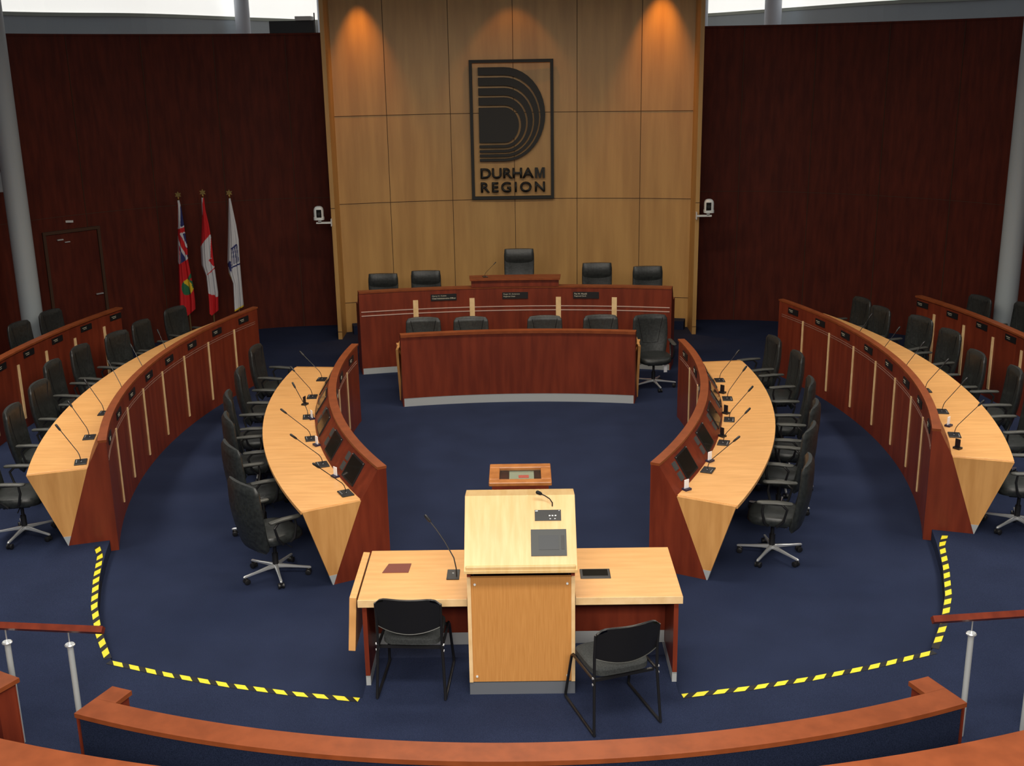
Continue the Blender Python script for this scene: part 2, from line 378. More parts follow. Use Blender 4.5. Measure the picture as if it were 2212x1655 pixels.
for sg in (-1, 1):
    # ---- inner desk
    a0, a1 = -28.4, 5.9
    d = empty('curved_desk', (0, 0, 0), label='inner curved desk %s of the central well, maple top and mahogany screen wall' % side(sg), cat='desk')
    MB().sweep([(8.20, 0), (8.20, 1.075), (8.285, 1.075), (8.465, .795), (8.465, .76), (8.58, 0)], I, sg, a0+.2, a1+.6, 64).build('body', MAHOG, d)
    MB().sweep([(8.195, 1.075), (8.195, 1.10), (8.289, 1.10), (8.289, 1.075)], I, sg, a0, a1+.9, 64).build('cap_rail', MAHOG_LIT, d)
    MB().sweep([(8.462, .765), (8.462, .80), (9.055, .80), (9.055, .765)], I, sg, a0+.2, a1-.3, 64).build('tabletop', MAPLE_TOP, d, bevel=.002)
    for a in (a0, a1-.1):
        t = .03
        MB().slab([(8.20, 0), (8.20, 1.075), (8.285, 1.075), (8.468, .80), (8.79, 0)], I, sg, a+.09, t).build('end_panel', MAHOG, d)
        e = MB().slab([(8.470, .795), (9.05, .795), (8.83, .10), (8.752, .10)], I, sg, a+.09, t).build('end_panel', MAPLE, d)
        e['label'] = 'maple end panel'
        MB().slab([(8.752, .10), (8.83, .10), (8.80, 0), (8.79, 0)], I, sg, a+.09, t+.004).build('kick_plate', STEEL, d)
    strip_list(d, I, sg, 8.20, [1.4-5.6*k for k in range(5)], .12, .90, .03)
    grooves(d, I, sg, 8.20, a0+.8, a1, (.86, .89))
    for k in range(6):
        a = 3.6-5.7*k
        plate(d, I, sg, 8.192, a, .985, .26, .085)
    # monitors and speaker grilles set in the sloping back, one set per seat
    sl = Vector((.18, 0, -.28)).normalized()
    for k in range(6):
        am = -24.6+5.6*k + (-.5 if sg < 0 else 0)
        for (off, w_, h_, u0, nm) in ((0, .36, .255, .165, 'monitor'), (.27*1, .085, .085, .105, 'speaker_grille'), (.27*1, .085, .085, .215, 'speaker_grille')):
            # the sitter's left: towards -y at the right desk, +y at the left desk
            da = math.degrees(off/8.37)*(-1 if sg > 0 else 1)
            a = R(am+da); rr = 8.285+sl.x*u0; z = 1.075+sl.z*u0
            rad = Vector((sg*cos(a), sin(a), 0)); tan = Vector((-sg*sin(a), cos(a), 0)); dn = rad*sl.x+Vector((0, 0, sl.z)); nn = tan.cross(dn)
            if nn.z < 0: nn = -nn
            ctr = Vector((sg*(I[0]+rr*cos(a)), I[1]+rr*sin(a), z))+nn*.004
            rot = Matrix((tan, dn, nn)).transposed()
            if rot.determinant() < 0: rot = Matrix((-tan, dn, nn)).transposed()
            o = MB().box((0, 0, 0), (w_, h_, .012)).build(nm, BLACK if nm == 'monitor' else GREYP, d)
            o.matrix_local = Matrix.Translation(ctr) @ rot.to_4x4()
            if nm == 'monitor':
                MB().box((0, 0, .007), (w_-.035, h_-.035, .002)).build('screen', SCREEN, o)
                mm = MB()
                for qx in (-1, 1): mm.box((qx*(w_/2-.01), -h_/2+.01, .008), (.008, .008, .004))
                mm.build('screw', CHROME, o)
    # ---- outer desk
    a0, a1 = -18.05, 20.0
    d = empty('curved_desk', (0, 0, 0), label='second curved desk on the %s, long mahogany front facing the well with maple top' % side(sg), cat='desk')
    MB().sweep([(9.72, 0), (9.72, 1.175), (9.795, 1.175), (9.925, .915), (9.925, .88), (10.02, TZ), (9.80, TZ), (9.80, 0)], O, sg, a0+.2, a1, 72).build('body', MAHOG, d)
    MB().sweep([(9.714, 1.175), (9.714, 1.20), (9.80, 1.20), (9.80, 1.175)], O, sg, a0, a1+.1, 72).build('cap_rail', MAHOG_LIT, d)
    MB().sweep([(9.922, .885), (9.922, .92), (10.50, .92), (10.50, .885)], O, sg, a0+.2, a1-.3, 72).build('tabletop', MAPLE_TOP, d, bevel=.002)
    for a in (a0, a1-.2):
        MB().slab([(9.72, 0), (9.72, 1.175), (9.795, 1.175), (9.928, .92), (10.195, TZ), (9.80, TZ), (9.80, 0)], O, sg, a+.08, .03).build('end_panel', MAHOG, d)
        e = MB().slab([(9.930, .915), (10.50, .915), (10.235, .22), (10.162, .22)], O, sg, a+.08, .03).build('end_panel', MAPLE, d); e['label'] = 'maple end panel'
        MB().slab([(10.162, .22), (10.235, .22), (10.20, TZ), (10.195, TZ)], O, sg, a+.08, .034).build('kick_plate', STEEL, d)
    strip_list(d, O, sg, 9.72, [15.9-4.66*k for k in range(7)], .14, 1.0, .035)
    grooves(d, O, sg, 9.72, a0+.5, a1-.5, (.955, .985))
    for k in range(8): plate(d, O, sg, 9.712, 17.6-4.66*k-(.4 if k == 7 else 0), 1.085, .27, .085)
    # ---- third desk
    a0, a1 = -9.0, 16.9
    d = empty('curved_desk', (0, 0, 0), label='rearmost curved desk at the %s edge, in front of the grey column' % side(sg), cat='desk')
    MB().sweep([(11.80, TZ), (11.80, 1.175), (11.875, 1.175), (12.005, .915), (12.005, .88), (12.1, TZ)], O, sg, a0, a1, 48).build('body', MAHOG, d)
    MB().sweep([(11.77, 1.175), (11.77, 1.20), (11.89, 1.20), (11.89, 1.175)], O, sg, a0, a1+.1, 48).build('cap_rail', MAHOG_LIT, d)
    MB().sweep([(12.0, .885), (12.0, .92), (12.5, .92), (12.5, .885)], O, sg, a0, a1-.3, 48).build('tabletop', MAPLE_TOP, d)
    strip_list(d, O, sg, 11.80, [14.7-3.66*k for k in range(6)], .25, 1.0, .05)
    for k in range(7): plate(d, O, sg, 11.792, 16.2-3.66*k, 1.085, .27, .085)

# ---- dais
d = empty('dais_desk', (0, 0, 0), label='long curved mahogany dais desk below the maple wall with a raised middle', cat='desk')
hA = math.degrees(2.48/10.05)
MB().sweep([(10.05, .10), (10.05, 1.315), (10.13, 1.315), (10.13, .10)], D, 1, 90-hA, 90+hA, 48).build('front_panel', MAHOG, d)
MB().sweep([(10.04, 1.315), (10.04, 1.34), (10.20, 1.34), (10.20, 1.315)], D, 1, 90-hA, 90+hA, 48).build('cap_rail', MAHOG_LIT, d)
MB().sweep([(10.052, 0), (10.052, .10), (10.12, .10), (10.12, 0)], D, 1, 90-hA+.07, 90+hA-.07, 48).build('kick_plate', STEEL, d)
MB().sweep([(10.13, 1.05), (10.13, 1.09), (10.50, 1.09), (10.50, 1.05)], D, 1, 90-hA, 90+hA, 32).build('worktop', MAPLE_TOP, d)
for q in (-1, 1): MB().slab([(10.055, 0), (10.055, 1.315), (10.16, 1.315), (10.3, 1.1), (10.50, 1.1), (10.50, 0)], D, 1, 90+q*(hA-.1), .04).build('end_panel', MAHOG, d)
hC = math.degrees(.695/10.05)
MB().sweep([(10.03, 1.34), (10.03, 1.45), (10.13, 1.45), (10.13, 1.34)], D, 1, 90-hC, 90+hC, 16).build('raised_front', MAHOG, d)
MB().sweep([(9.99, 1.45), (9.99, 1.475), (10.35, 1.475), (10.35, 1.45)], D, 1, 90-hC-.12, 90+hC+.12, 16).build('raised_cap', MAHOG_LIT, d)
m = MB()
for z in (.955, 1.02): m.sweep([(10.052, z-.007), (10.052, z+.007), (10.042, z+.007), (10.042, z-.007)], D, 1, 90-hA+.15, 90+hA-.15, 48)
m.build('inlay_line', mat('pale_inlay', (.55, .36, .30), .4), d)
strip_list(d, D, 1, 10.05, [90-math.degrees(x/10.05) for x in (-1.59, -.69, .69, 1.58)], .15, 1.165, .08)
for x, l1, l2 in ((-1.14, 'Garry H. Cubitt', 'Chief Administrative Officer'), (0, 'Roger M. Anderson', 'Regional Chair'), (1.13, 'Pat M. Madill', 'Regional Clerk')):
    a = 90-math.degrees(x/10.05)
    o = plate(d, D, 1, 10.04, a, 1.195, .41, .105, marks=False)
    w1 = .0152*len(l1)
    m = text_mesh(l1, w1, .026, 0, .02); m.build('lettering', PAPER_D, o, loc=(-.185, -.009, .010))
    m = text_mesh(l2, .0135*len(l2), .026, 0, .02); m.build('lettering', PAPER_D, o, loc=(-.185, -.009, -.028))
m = MB().sweep([(10.20, 0), (10.20, .20), (11.9, .20), (11.9, 0)], D, 1, 90-12.6, 90+12.6, 32)
tag(m.build('dais_platform', CARPET), 'low carpeted platform behind the dais desk under the high-backed chairs', 'platform')
# ---- clerks' desk in front of the dais
d = empty('clerk_desk', (0, 0, 0), label='plain curved mahogany desk with a steel kick plate in front of the dais', cat='desk')
hF = math.degrees(1.685/7.9)
MB().sweep([(7.90, .125), (7.90, 1.03), (7.97, 1.03), (7.97, .125)], FD, 1, 90-hF, 90+hF, 40).build('front_panel', MAHOG, d)
MB().sweep([(7.885, 1.03), (7.885, 1.07), (8.01, 1.07), (8.01, 1.03)], FD, 1, 90-hF, 90+hF, 40).build('cap_rail', MAHOG_LIT, d)
MB().sweep([(7.903, 0), (7.903, .125), (7.95, .125), (7.95, 0)], FD, 1, 90-hF+.12, 90+hF-.12, 40).build('kick_plate', STEEL, d)
MB().sweep([(7.97, .76), (7.97, .80), (8.55, .80), (8.55, .76)], FD, 1, 90-hF, 90+hF, 40).build('tabletop', MAPLE_TOP, d)
for q in (-1, 1):
    MB().slab([(7.905, 0), (7.905, 1.03), (8.0, 1.03), (8.15, .80), (8.3, 0)], FD, 1, 90+q*(hF-.12), .03).build('end_panel', MAHOG, d)
    MB().prism([(q*1.72, 15.62, .84), (q*1.72, 16.22, .84), (q*1.72, 15.95, 0), (q*1.72, 15.90, 0)], (q*.035, 0, 0)).build('end_panel', MAPLE, d)['label'] = 'maple end panel'

# ================================================================== MICROPHONES AND CARDS
def make_mic(reach=.25, rise=.33):
    t = empty('gooseneck_microphone')
    MB().box((0, .0, .006), (.17, .12, .012)).build('base_plate', BLACK, t, bevel=.003)
    m = MB()
    for x in (-.055, -.035, -.015, .015): m.box((x, -.042, .0135), (.009, .007, .003))
    m.box((0, .005, .0135), (.012, .01, .003))
    m.build('button', CHROME, t)
    P = []
    for i in range(9):
        u = i/8; P.append((0, -.035-reach*(u**1.7)*1.0, .012+rise*(1-(1-u)**1.25)))
    # short upright then a long lean towards the sitter
    P = [(0, 0, .012), (0, 0, .05), (0, -.01, .085), (0, -.03, .115)] + [(0, -.03-reach*u, .115+(rise-.1)*u) for u in (.3, .6, .85)]
    MB().tube(P, .0042, 6).build('stem', BLACK, t, smooth=True)
    e = Vector(P[-1]); dr_ = (e-Vector(P[-2])).normalized()
    MB().tube([e-dr_*.005, e+dr_*.012, e+dr_*.075, e+dr_*.085], [.006, .0115, .0125, .007], 8).build('microphone_head', BLACK, t, smooth=True)
    return t
mic0 = make_mic(); used = []
def place(proto, loc, rz, label, cat, group, sc=1):
    o = proto if proto not in used else copy_tree(proto)
    if proto not in used: used.append(proto)
    o.location = loc; o.rotation_euler.z = rz; o.scale = (sc, sc, sc); tag(o, label, cat, group); return o
def place_mic(loc, rz, turn, label, cat, group):
    o = place(mic0, loc, rz, label, cat, group)
    for c in o.children:
        if c.name.startswith(('stem', 'microphone_head')): c.rotation_euler.z = turn
    return o
def face_rot(c, sg, a, outward):   # rotation so local -Y points away from the arc centre (towards the sitter)
    n = Vector((sg*cos(R(a)), sin(R(a))));
    return math.atan2(n.y, n.x)+pi/2 if outward else math.atan2(n.y, n.x)-pi/2
micL = [-26.8, -20.8, -14.9, -9.4, -3.8, 1.6]; micR = [-23.1, -17.2, -11.6, -6.0, -.5]
for sg, A in ((-1, micL), (1, micR)):
    for i, a in enumerate(A):
        x, y = polar(I, sg, 8.54, a)
        jit = {(-1, 3): .55, (1, 0): -.1}.get((sg, len(A)-1-i if sg > 0 else i), 0)
        o = place_mic((x, y, .80), face_rot(I, sg, a, True), ([0, -.1, -.15, -1.0, -.5, -.3] if sg < 0 else [.35, .6, .6, .7, .5])[i],
              'black gooseneck microphone on the %s inner desk, %s' % (side(sg), ordn(i, len(A))), 'microphone', 'microphones on the inner desks')
for sg in (-1, 1):
    for i, a in enumerate([-16.8 if sg < 0 else -14.0, -12.1 if sg < 0 else -9.2, -7.0 if sg < 0 else -4.4, -2.2 if sg < 0 else .3, 2.6 if sg < 0 else 5.0, 7.3 if sg < 0 else 9.7]):
        x, y = polar(O, sg, 10.0, a)
        place_mic((x, y, .92), face_rot(O, sg, a, True), (-.75 if sg < 0 else .5)+random.uniform(-.08, .08),
              'black gooseneck microphone on the %s second desk, %s' % (side(sg), ordn(i, 6)), 'microphone', 'microphones on the second desks')
def make_card(m_, nm):
    t = empty(nm)
    MB().box((0, 0, .01), (.075, .06, .02)).build('base', BLACK if m_ is BLACK else mat('violet_black', (.02, .018, .05), .4), t)
    MB().box((0, .004, .062), (.058, .008, .09)).build('card' if m_ is PAPER else 'handset', m_, t, bevel=.003)
    return t
card0 = make_card(PAPER, 'card_holder'); ph0 = make_card(BLACK, 'handset_cradle')
CL = [(-23.5, 0), (-16.5, 0), (-9.9, 0)]; CR = [(-27.1, 0), (-21.3, 0), (-15.7, 1), (-10.0, 1), (-4.3, 1)]
for sg, A in ((-1, CL), (1, CR)):
    for i, (a, k) in enumerate(A):
        x, y = polar(I, sg, 8.50, a)
        if k == 0: place(card0, (x, y, .80), face_rot(I, sg, a, True)+(.35 if sg < 0 else -.5), 'small white card holder on the %s inner desk, %s' % (side(sg), ORD[i]), 'card holder', 'card holders on the inner desks')
        else: place(ph0, (x, y, .80), face_rot(I, sg, a, True)+.9, 'small black upright cradle on the right inner desk, %s' % ORD[i-2], 'cradle', 'black cradles on the inner desks')
x, y = polar(I, -1, 8.60, -5.9); place(ph0, (x, y, .80), 1.2, 'small black cradle on the left inner desk beside a microphone', 'cradle', 'black cradles on the inner desks')
x, y = polar(O, 1, 9.98, -12.2); place(card0, (x, y, .92), face_rot(O, 1, -12.2, True)-.6, 'small white card standing on the right second desk', 'card holder', 'card holders on the second desks')
x, y = polar(O, 1, 9.99, -16.5); place(ph0, (x, y, .92), face_rot(O, 1, -16.5, True)+.9, 'small black cradle at the near end of the right second desk', 'cradle', 'cradles on the second desk')
place(mic0, (-.52, 17.78, 1.475), pi/2+.3, 'black gooseneck microphone on the raised middle of the dais', 'microphone', 'microphones on the dais', .62)

# ================================================================== OFFICE CHAIRS
def sup(w_, d_, n=20, e=3.0):
    out = []
    for k in range(n):
        a = 2*pi*k/n; c, s = cos(a), sin(a)
        out.append((w_/2*math.copysign(abs(c)**(2/e), c), d_/2*math.copysign(abs(s)**(2/e), s)))
    return out
def make_chair(nm, top=1.06, wide=.50, high=False):
    t = empty(nm)
    # seat cushion, waterfall front (+Y is forward)
    rings = []
    for z, k, yo in ((.405, .80, 0), (.415, .93, 0), (.445, 1.0, 0), (.480, 1.0, 0), (.503, .95, -.004), (.512, .82, -.012), (.508, .4, -.02)):
        rings.append([(x*k, y*k+yo, z-(.022*(max(0, y*k)/.24)**3)) for x, y in sup(.51, .49, 24, 3.2)])
    MB().loft(rings).build('seat', LEATHER, t, smooth=True)
    # contoured backrest
    rings = []; n = 20
    z0 = .34
    def byc(u): return -.215-.055*u-.05*sin(pi*u*.95)+(.0 if high else .0)*u-.045*u*u
    for i in range(n+1):
        u = i/n; z = z0+(top-z0)*u
        if high: w_ = .46+.05*sin(pi*min(1, u*1.3)*.5)
        else: w_ = .42+.125*sin(pi*min(1, (u/.66))*.5)-.02*max(0, (u-.66)/.34)
        th = .115-.03*u
        e = (max(0, 1-((u-.92)/.08)**2)**.5*.6+.4) if u > .92 else ((max(0, 1-((.12-u)/.12)**2)**.5*.75+.25) if u < .12 else 1)
        ring = []
        for x, yy in sup(w_*(.80+.20*e), th*e, 24, 2.8):
            ring.append((x, byc(u)+yy+.045*(x/.25)**2, z-(.016*(abs(x)/.25)**3 if u > .8 else 0)))
        rings.append(ring)
    MB().loft(rings).build('backrest', LEATHER, t, smooth=True)
    if high:
        rings = []
        for i in range(7):
            u = i/6; z = top-.235+.245*u; e = sin(pi*(.12+.76*u))**.5; y = byc(.88)
            rings.append([(x, y+yy+.01+.03*(x/.25)**2, z) for x, yy in sup(.505*(.9+.1*e), .125*e, 24, 3.2)])
        MB().loft(rings).build('head_pillow', LEATHER, t, smooth=True)
    else:
        m = MB()
        for s_ in (-1, 1):
            P = []
            for i in range(9):
                u = .42+.52*i/8; xx = (.115+.075*((u-.42)/.52))*s_
                P.append((xx, byc(u)+(.115-.03*u)/2+.045*(xx/.25)**2-.003, z0+(top-z0)*u))
            m.tube(P, .004, 5)
        y = byc(.42)+.051; z = z0+(top-z0)*.42
        m.tube([(-.115, y+.008, z), (0, y, z-.012), (.115, y+.008, z)], .004, 5)
        m.build('seam', BLACK, t)
    for s_ in (-1, 1):
        m = MB(); rr = []
        for y, k in ((-.20, .5), (-.185, .9), (-.05, 1), (.09, 1), (.125, .9), (.14, .5)):
            rr.append([(s_*.285+x*k, y, .685+z*k-.01*(y > .08)) for x, z in sup(.070, .032, 12, 2.6)])
        a = m.loft(rr).build('armrest', BLACKG, t, smooth=True)
        m = MB(); m.tube([(s_*.19, .02, .43), (s_*.265, .03, .43), (s_*.288, .06, .47), (s_*.288, .085, .58), (s_*.286, .075, .665), (s_*.286, -.10, .668), (s_*.288, -.15, .62), (s_*.288, -.12, .50), (s_*.27, -.06, .43), (s_*.19, -.04, .43)], .013, 7)
        m.build('arm_loop', BLACK, a, smooth=True)
    m = MB(); m.box((0, -.02, .385), (.22, .26, .05)); m.tube([(0, -.12, .39), (0, -.235, .42), (0, -.262, .55)], .022, 8); m.tube([(.08, .02, .385), (.27, .03, .372)], .006, 6)
    m.build('seat_mechanism', BLACK, t, smooth=True)
    m = MB(); m.tube([(0, 0, .07), (0, 0, .24)], .029, 14); m.tube([(0, 0, .24), (0, 0, .37)], .018, 12); m.build('gas_column', BLACK, t, smooth=True)
    for k in range(5):
        m = MB(); L_ = .33
        rr = [[(x, yy, z+zz) for x, zz in sup(w_, h_, 10, 3)] for yy, z, w_, h_ in ((.02, .105, .045, .045), (.10, .10, .036, .034), (.22, .088, .027, .024), (L_, .078, .026, .022), (L_+.012, .076, .016, .012))]
        m.loft(rr)
        lg = m.build('base_leg', CHROME, t, smooth=True); lg.rotation_euler.z = k*2*pi/5
        m = MB()
        for s_ in (-1, 1): m.tube([(s_*.010, L_-.018, .028), (s_*.013, L_-.018, .028), (s_*.028, L_-.018, .028), (s_*.031, L_-.018, .028)], [.022, .028, .028, .022], 14)
        m.tube([(0, L_, .028), (0, L_, .075)], .008, 8); m.tube([(-.01, L_-.018, .03), (.01, L_-.018, .03)], .022, 12)
        m.build('caster', BLACK, lg, smooth=True)
    return t
ch0 = make_chair('office_chair'); hi0 = make_chair('executive_chair', 1.18, .5, True)
def put_chair(proto, x, y, z, rz, label, group):
    o = place(proto, (x, y, z), rz, label, 'chair', group); dr_ = random.uniform(0, 1.25)
    for c in o.children:
        if c.name.startswith('base_leg'): c.rotation_euler.z += dr_
    return o
def chair_face(sg, a): # local +Y towards arc centre
    n = Vector((-sg*cos(R(a)), -sin(R(a)))); return math.atan2(n.y, n.x)-pi/2
inL = [(-25.4, 9.22, .32), (-18.6, 9.14, .22), (-12.6, 9.12, .15), (-7.2, 9.17, .12), (-.6, 9.22, .1), (6.4, 9.35, .05)]
inR = [(-23.4, 9.22, -.1), (-16.6, 9.14, .15), (-11.5, 9.18, .12), (-5.7, 9.22, .1), (1.7, 9.33, 0), (6.9, 9.28, 0)]
tagged = None
for sg, A in ((-1, inL), (1, inR)):
    for i, (a, r, j) in enumerate(A):
        x, y = polar(I, sg, r, a)
        o = put_chair(ch0, x, y, 0, chair_face(sg, a)-sg*j, 'black leather swivel chair at the %s inner desk, %s' % (side(sg), ordn(i, 6)), 'chairs at the inner desks')
        if sg > 0 and i == 0: tagged = o
ouL = [(-15.9, 10.64), (-9.3, 10.60), (-4.1, 10.60), (1.2, 10.80), (5.4, 10.80), (9.4, 10.68), (13.4, 10.70), (18.3, 10.74)]
ouR = [(-16.4, 10.62), (-9.2, 10.70), (-3.8, 10.77), (.2, 10.6), (6.2, 10.77), (10.5, 10.79), (14.6, 10.58), (18.2, 10.69)]
for sg, A in ((-1, ouL), (1, ouR)):
    for i, (a, r) in enumerate(A):
        x, y = polar(O, sg, r, a)
        put_chair(ch0, x, y, TZ, chair_face(sg, a)+random.uniform(-.15, .15), 'black leather swivel chair at the %s second desk, %s' % (side(sg), ordn(i, 8)), 'chairs at the second desks')
for sg, A in ((-1, [(15.3, 12.55), (11.6, 12.5)]), (1, [(15.6, 12.45), (12.6, 12.75)])):
    for i, (a, r) in enumerate(A):
        x, y = polar(O, sg, r, a)
        put_chair(ch0, x, y, TZ, chair_face(sg, a), 'dark swivel chair behind the rearmost desk on the %s, %s the grey column' % (side(sg), ('inward of', 'outward of')[i]), 'chairs at the rearmost desks')
last = None
for i, x in enumerate((-1.43, -.71, .41, 1.27, 2.04)):
    y = 16.45 if i < 4 else 16.42
    last = put_chair(ch0, x, y, 0, pi+random.uniform(-.06, .06)+(.12 if i == 4 else 0),
        ['leftmost black swivel chair behind the clerks desk', 'second swivel chair from the left behind the clerks desk', 'third swivel chair from the left behind the clerks desk', 'fourth swivel chair from the left behind the clerks desk', 'black swivel chair standing clear of the right end of the clerks desk'][i], 'chairs behind the clerks desk')
for i, (x, z) in enumerate(((-2.29, 1.345), (-1.56, 1.385), (.03, 1.735), (1.35, 1.475), (2.21, 1.405))):
    base = .55 if i == 2 else .20
    o = put_chair(hi0, x, 18.62, base, pi, ['high-backed black leather chair at the left end of the dais', 'second high-backed leather chair from the left on the dais',
        'tallest high-backed leather chair at the raised middle of the dais', 'second high-backed leather chair from the right on the dais', 'high-backed leather chair at the right end of the dais'][i], 'high-backed chairs on the dais')
    k = (z-base)/1.19; o.scale = (1, 1, k)
d = MB().box((.03, 18.72, .375), (1.1, .95, .35)).build('chair_plinth', CARPET); tag(d, 'carpeted step under the tallest chair at the middle of the dais', 'platform')
for t, loc in ((tagged, (.20, -.10, .30)), (last, (-.16, .10, .32))):
    o = MB().box((0, 0, 0), (.05, .004, .14)).build('paper_tag', PAPER, t, loc=loc); o.rotation_euler.z = .6 if t is tagged else 0; o['label'] = 'white paper tag hanging under the seat'

# ================================================================== STACKING CHAIRS
def make_stack(label):
    t = empty('stacking_chair', label=label, cat='chair', group='stacking chairs at the lectern desk')
    rings = []
    for z, k in ((.415, .9), (.422, 1), (.462, 1), (.472, .96), (.476, .8)):
        rings.append([(x*k, y*k+.03, z-.015*max(0, y/.22)**3) for x, y in sup(.45, .45, 24, 5)])
    MB().loft(rings).build('seat', FABRIC, t, smooth=True)
    m = MB(); cols = 16; rows = 8; F = []; B = []
    for j in range(rows+1):
        v = j/rows
        fr = []; bk = []
        for i in range(cols+1):
            u = -1+2*i/cols
            zt = .855-.045*abs(u)**8; zb = .60-.045*(1-u*u)
            z = zb+(zt-zb)*v; wv = .24
            x = u*wv; y = -.215-.05*v-.05*(1-u*u)
            fr.append((x, y+.012, z)); bk.append((x, y-.012, z))
        F.append(fr); B.append(bk)
    ring = []
    for j in range(rows+1): ring.append(F[j]+B[j][::-1])
    m.loft(ring); m.build('backrest', BLACK, t, smooth=True)
    P = [B[0][i] for i in range(cols+1)]; MB().tube([(p[0], p[1]-.002, p[2]) for p in P], .004, 5).build('edge_piping', BLACKG, t)
    for s_ in (-1, 1):
        x = s_*.245
        m = MB(); m.tube([(x, -.255, .80), (x, -.235, .62), (x, -.235, .44), (s_*.262, -.275, .035), (s_*.262, -.28, .015), (s_*.262, -.26, .012), (s_*.262, .26, .012), (s_*.262, .285, .02), (s_*.262, .28, .05), (x, .20, .40), (x, .17, .425), (x, -.225, .43)], .0115, 8)
        f = m.build('side_frame', BLACK, t, smooth=True)
        m = MB()
        for y, z in ((-.235, .45), (-.235, .40)): m.tube([(x-s_*.005, y, z), (x+s_*.016, y, z)], .010, 8)
        m.build('bolt', CHROME, f)
    m = MB(); m.box((0, -.19, .405), (.48, .02, .02)); m.build('cross_bar', BLACK, t)
    MB().box((0, .18, .405), (.48, .02, .02)).build('cross_bar', BLACK, t)
    return t
s1 = make_stack('black stacking chair tucked squarely under the left wing of the lectern desk'); s1.location = (-.815, 7.86, TZ); s1.rotation_euler.z = R(-3.5)
s2 = copy_tree(s1); s2['label'] = 'black stacking chair turned away at the right wing of the lectern desk'; s2.location = (.685, 7.41, TZ); s2.rotation_euler.z = R(19)

# ================================================================== LECTERN AND ITS WINGS
lx = .017
l = empty('lectern', (lx, 7.66, TZ), label='tall maple lectern with sloping pale top in the middle foreground', cat='lectern')
def lp(y, z): return (y-7.66, z-TZ)
hwid = .403
m = MB(); m.box((0, .005, .545), (2*hwid-.05, .03, .87)); m.build('front_panel', LECT_FRONT, l)
for q in (-1, 1):
    m = MB(); m.box((q*(hwid-.014), .0, .545), (.028, .04, .87)); m.build('corner_post', MAPLE_EDGE, l)
    prof = [(7.665, .22), (8.06, .22), (8.06, 1.56), (7.665, 1.15)]
    m = MB(); m.prism([(q*(hwid-.028), y-7.66, z-TZ) for y, z in prof], (q*.028, 0, 0)); m.build('side_panel', MAHOG, l)
m = MB(); m.box((0, .39, .73), (2*hwid-.06, .02, 1.4)); m.build('rear_panel', MAHOG, l)
m = MB(); m.box((0, .2, .05), (2*hwid, .42, .10)); m.build('kick_plate', STEEL_D, l)
Tp = [(7.565, 1.172), (7.565, 1.195), (7.60, 1.215), (8.00, 1.615), (8.24, 1.570), (8.24, 1.54), (8.01, 1.578), (7.63, 1.172)]
m = MB(); m.prism([(-.418, y-7.66, z-TZ) for y, z in Tp], (.836, 0, 0)); m.build('sloping_top', LECT, l, bevel=.002)
m = MB(); m.box((0, 7.585-7.66, 1.207-TZ), (.81, .03, .035)); m.build('book_ledge', LECT, l, bevel=.004)
for q in (-1, 1):
    for z in (.16, .93): MB().tube([(q*.345, -.015, z), (q*.345, -.022, z)], .009, 10).build('screw', WHITE, l)
# plates set in the slope
u_ = Vector((0, .40, .397)).normalized(); nn = Vector((0, -u_.z, u_.y))
def on_slope(x, t): return Vector((x-lx, 7.60-7.66, 1.215-TZ))+u_*t
rotS = Matrix((Vector((1, 0, 0)), u_, nn)).transposed().to_4x4()
def slope_plate(nm, x0, x1, t0, t1, m_, label=None):
    o = MB().box((0, 0, 0), (x1-x0, t1-t0, .008)).build(nm, m_, l); o.matrix_local = Matrix.Translation(on_slope((x0+x1)/2, (t0+t1)/2)+nn*.003) @ rotS
    if label: o['label'] = label
    return o
tp = slope_plate('touch_panel', .096, .361, .075, .285, GREYP, 'grey touch control panel')
MB().box((.0, .0, .005), (.15, .115, .002)).build('screen', GREYP2, tp); MB().box((.105, 0, .005), (.025, .11, .002)).build('button_column', BLACK, tp)
cp = slope_plate('microphone_plate', .128, .326, .355, .442, BLACK, 'black microphone control plate')
m = MB()
for k in (-1, 0, 1): m.box((.035+k*.022, -.005, .006), (.012, .008, .003))
for k in (-1, 1): m.box((.035+k*.018, -.03, .006), (.010, .005, .003))
m.box((-.085, .034, .006), (.02, .006, .003)); m.box((.085, .036, .006), (.006, .006, .003)); m.build('button', CHROME, cp)
lm = empty('gooseneck_microphone', (.262, 7.93, 1.552), 0, 'short gooseneck microphone with a foam tip on the lectern top', 'microphone')
MB().tube([(0, 0, 0), (0, -.004, .03), (-.02, .0, .06), (-.055, .0, .085), (-.085, .0, .10)], .0045, 7).build('stem', BLACK, lm, smooth=True)
MB().tube([(-.078, 0, .097), (-.09, 0, .103), (-.115, 0, .115), (-.122, 0, .118)], [.008, .014, .015, .008], 10).build('microphone_head', BLACK, lm, smooth=True)

def wing(sg, x0, x1, label):
    t = empty('side_desk', ((x0+x1)/2, 8.2, TZ), label=label, cat='desk')
    cx = (x0+x1)/2; w_ = abs(x1-x0)
    m = MB(); m.box((0, .015, .72), (w_, .90, .06)); m.build('tabletop', MAPLE_TOP, t, bevel=.003)
    m = MB(); m.box((0, -.437, .72), (w_, .006, .058)); m.build('edge_band', MAPLE_EDGE, t)
    xe = (x1 if abs(x1) > abs(x0) else x0)-cx-sg*.045
    m = MB(); m.box((xe, .0, .39), (.035, .82, .60)); m.build('end_panel', MAHOG, t)
    m = MB(); m.box((xe, .0, .045), (.036, .80, .09)); m.build('kick_plate', STEEL, t)
    m = MB(); m.box((-sg*.02, .09, .44), (w_-.07, .025, .50)); m.build('modesty_panel', MAHOG, t)
    m = MB(); m.box((-sg*.02, .09, .135), (w_-.09, .022, .11)); m.build('kick_plate', STEEL, t)
    return t
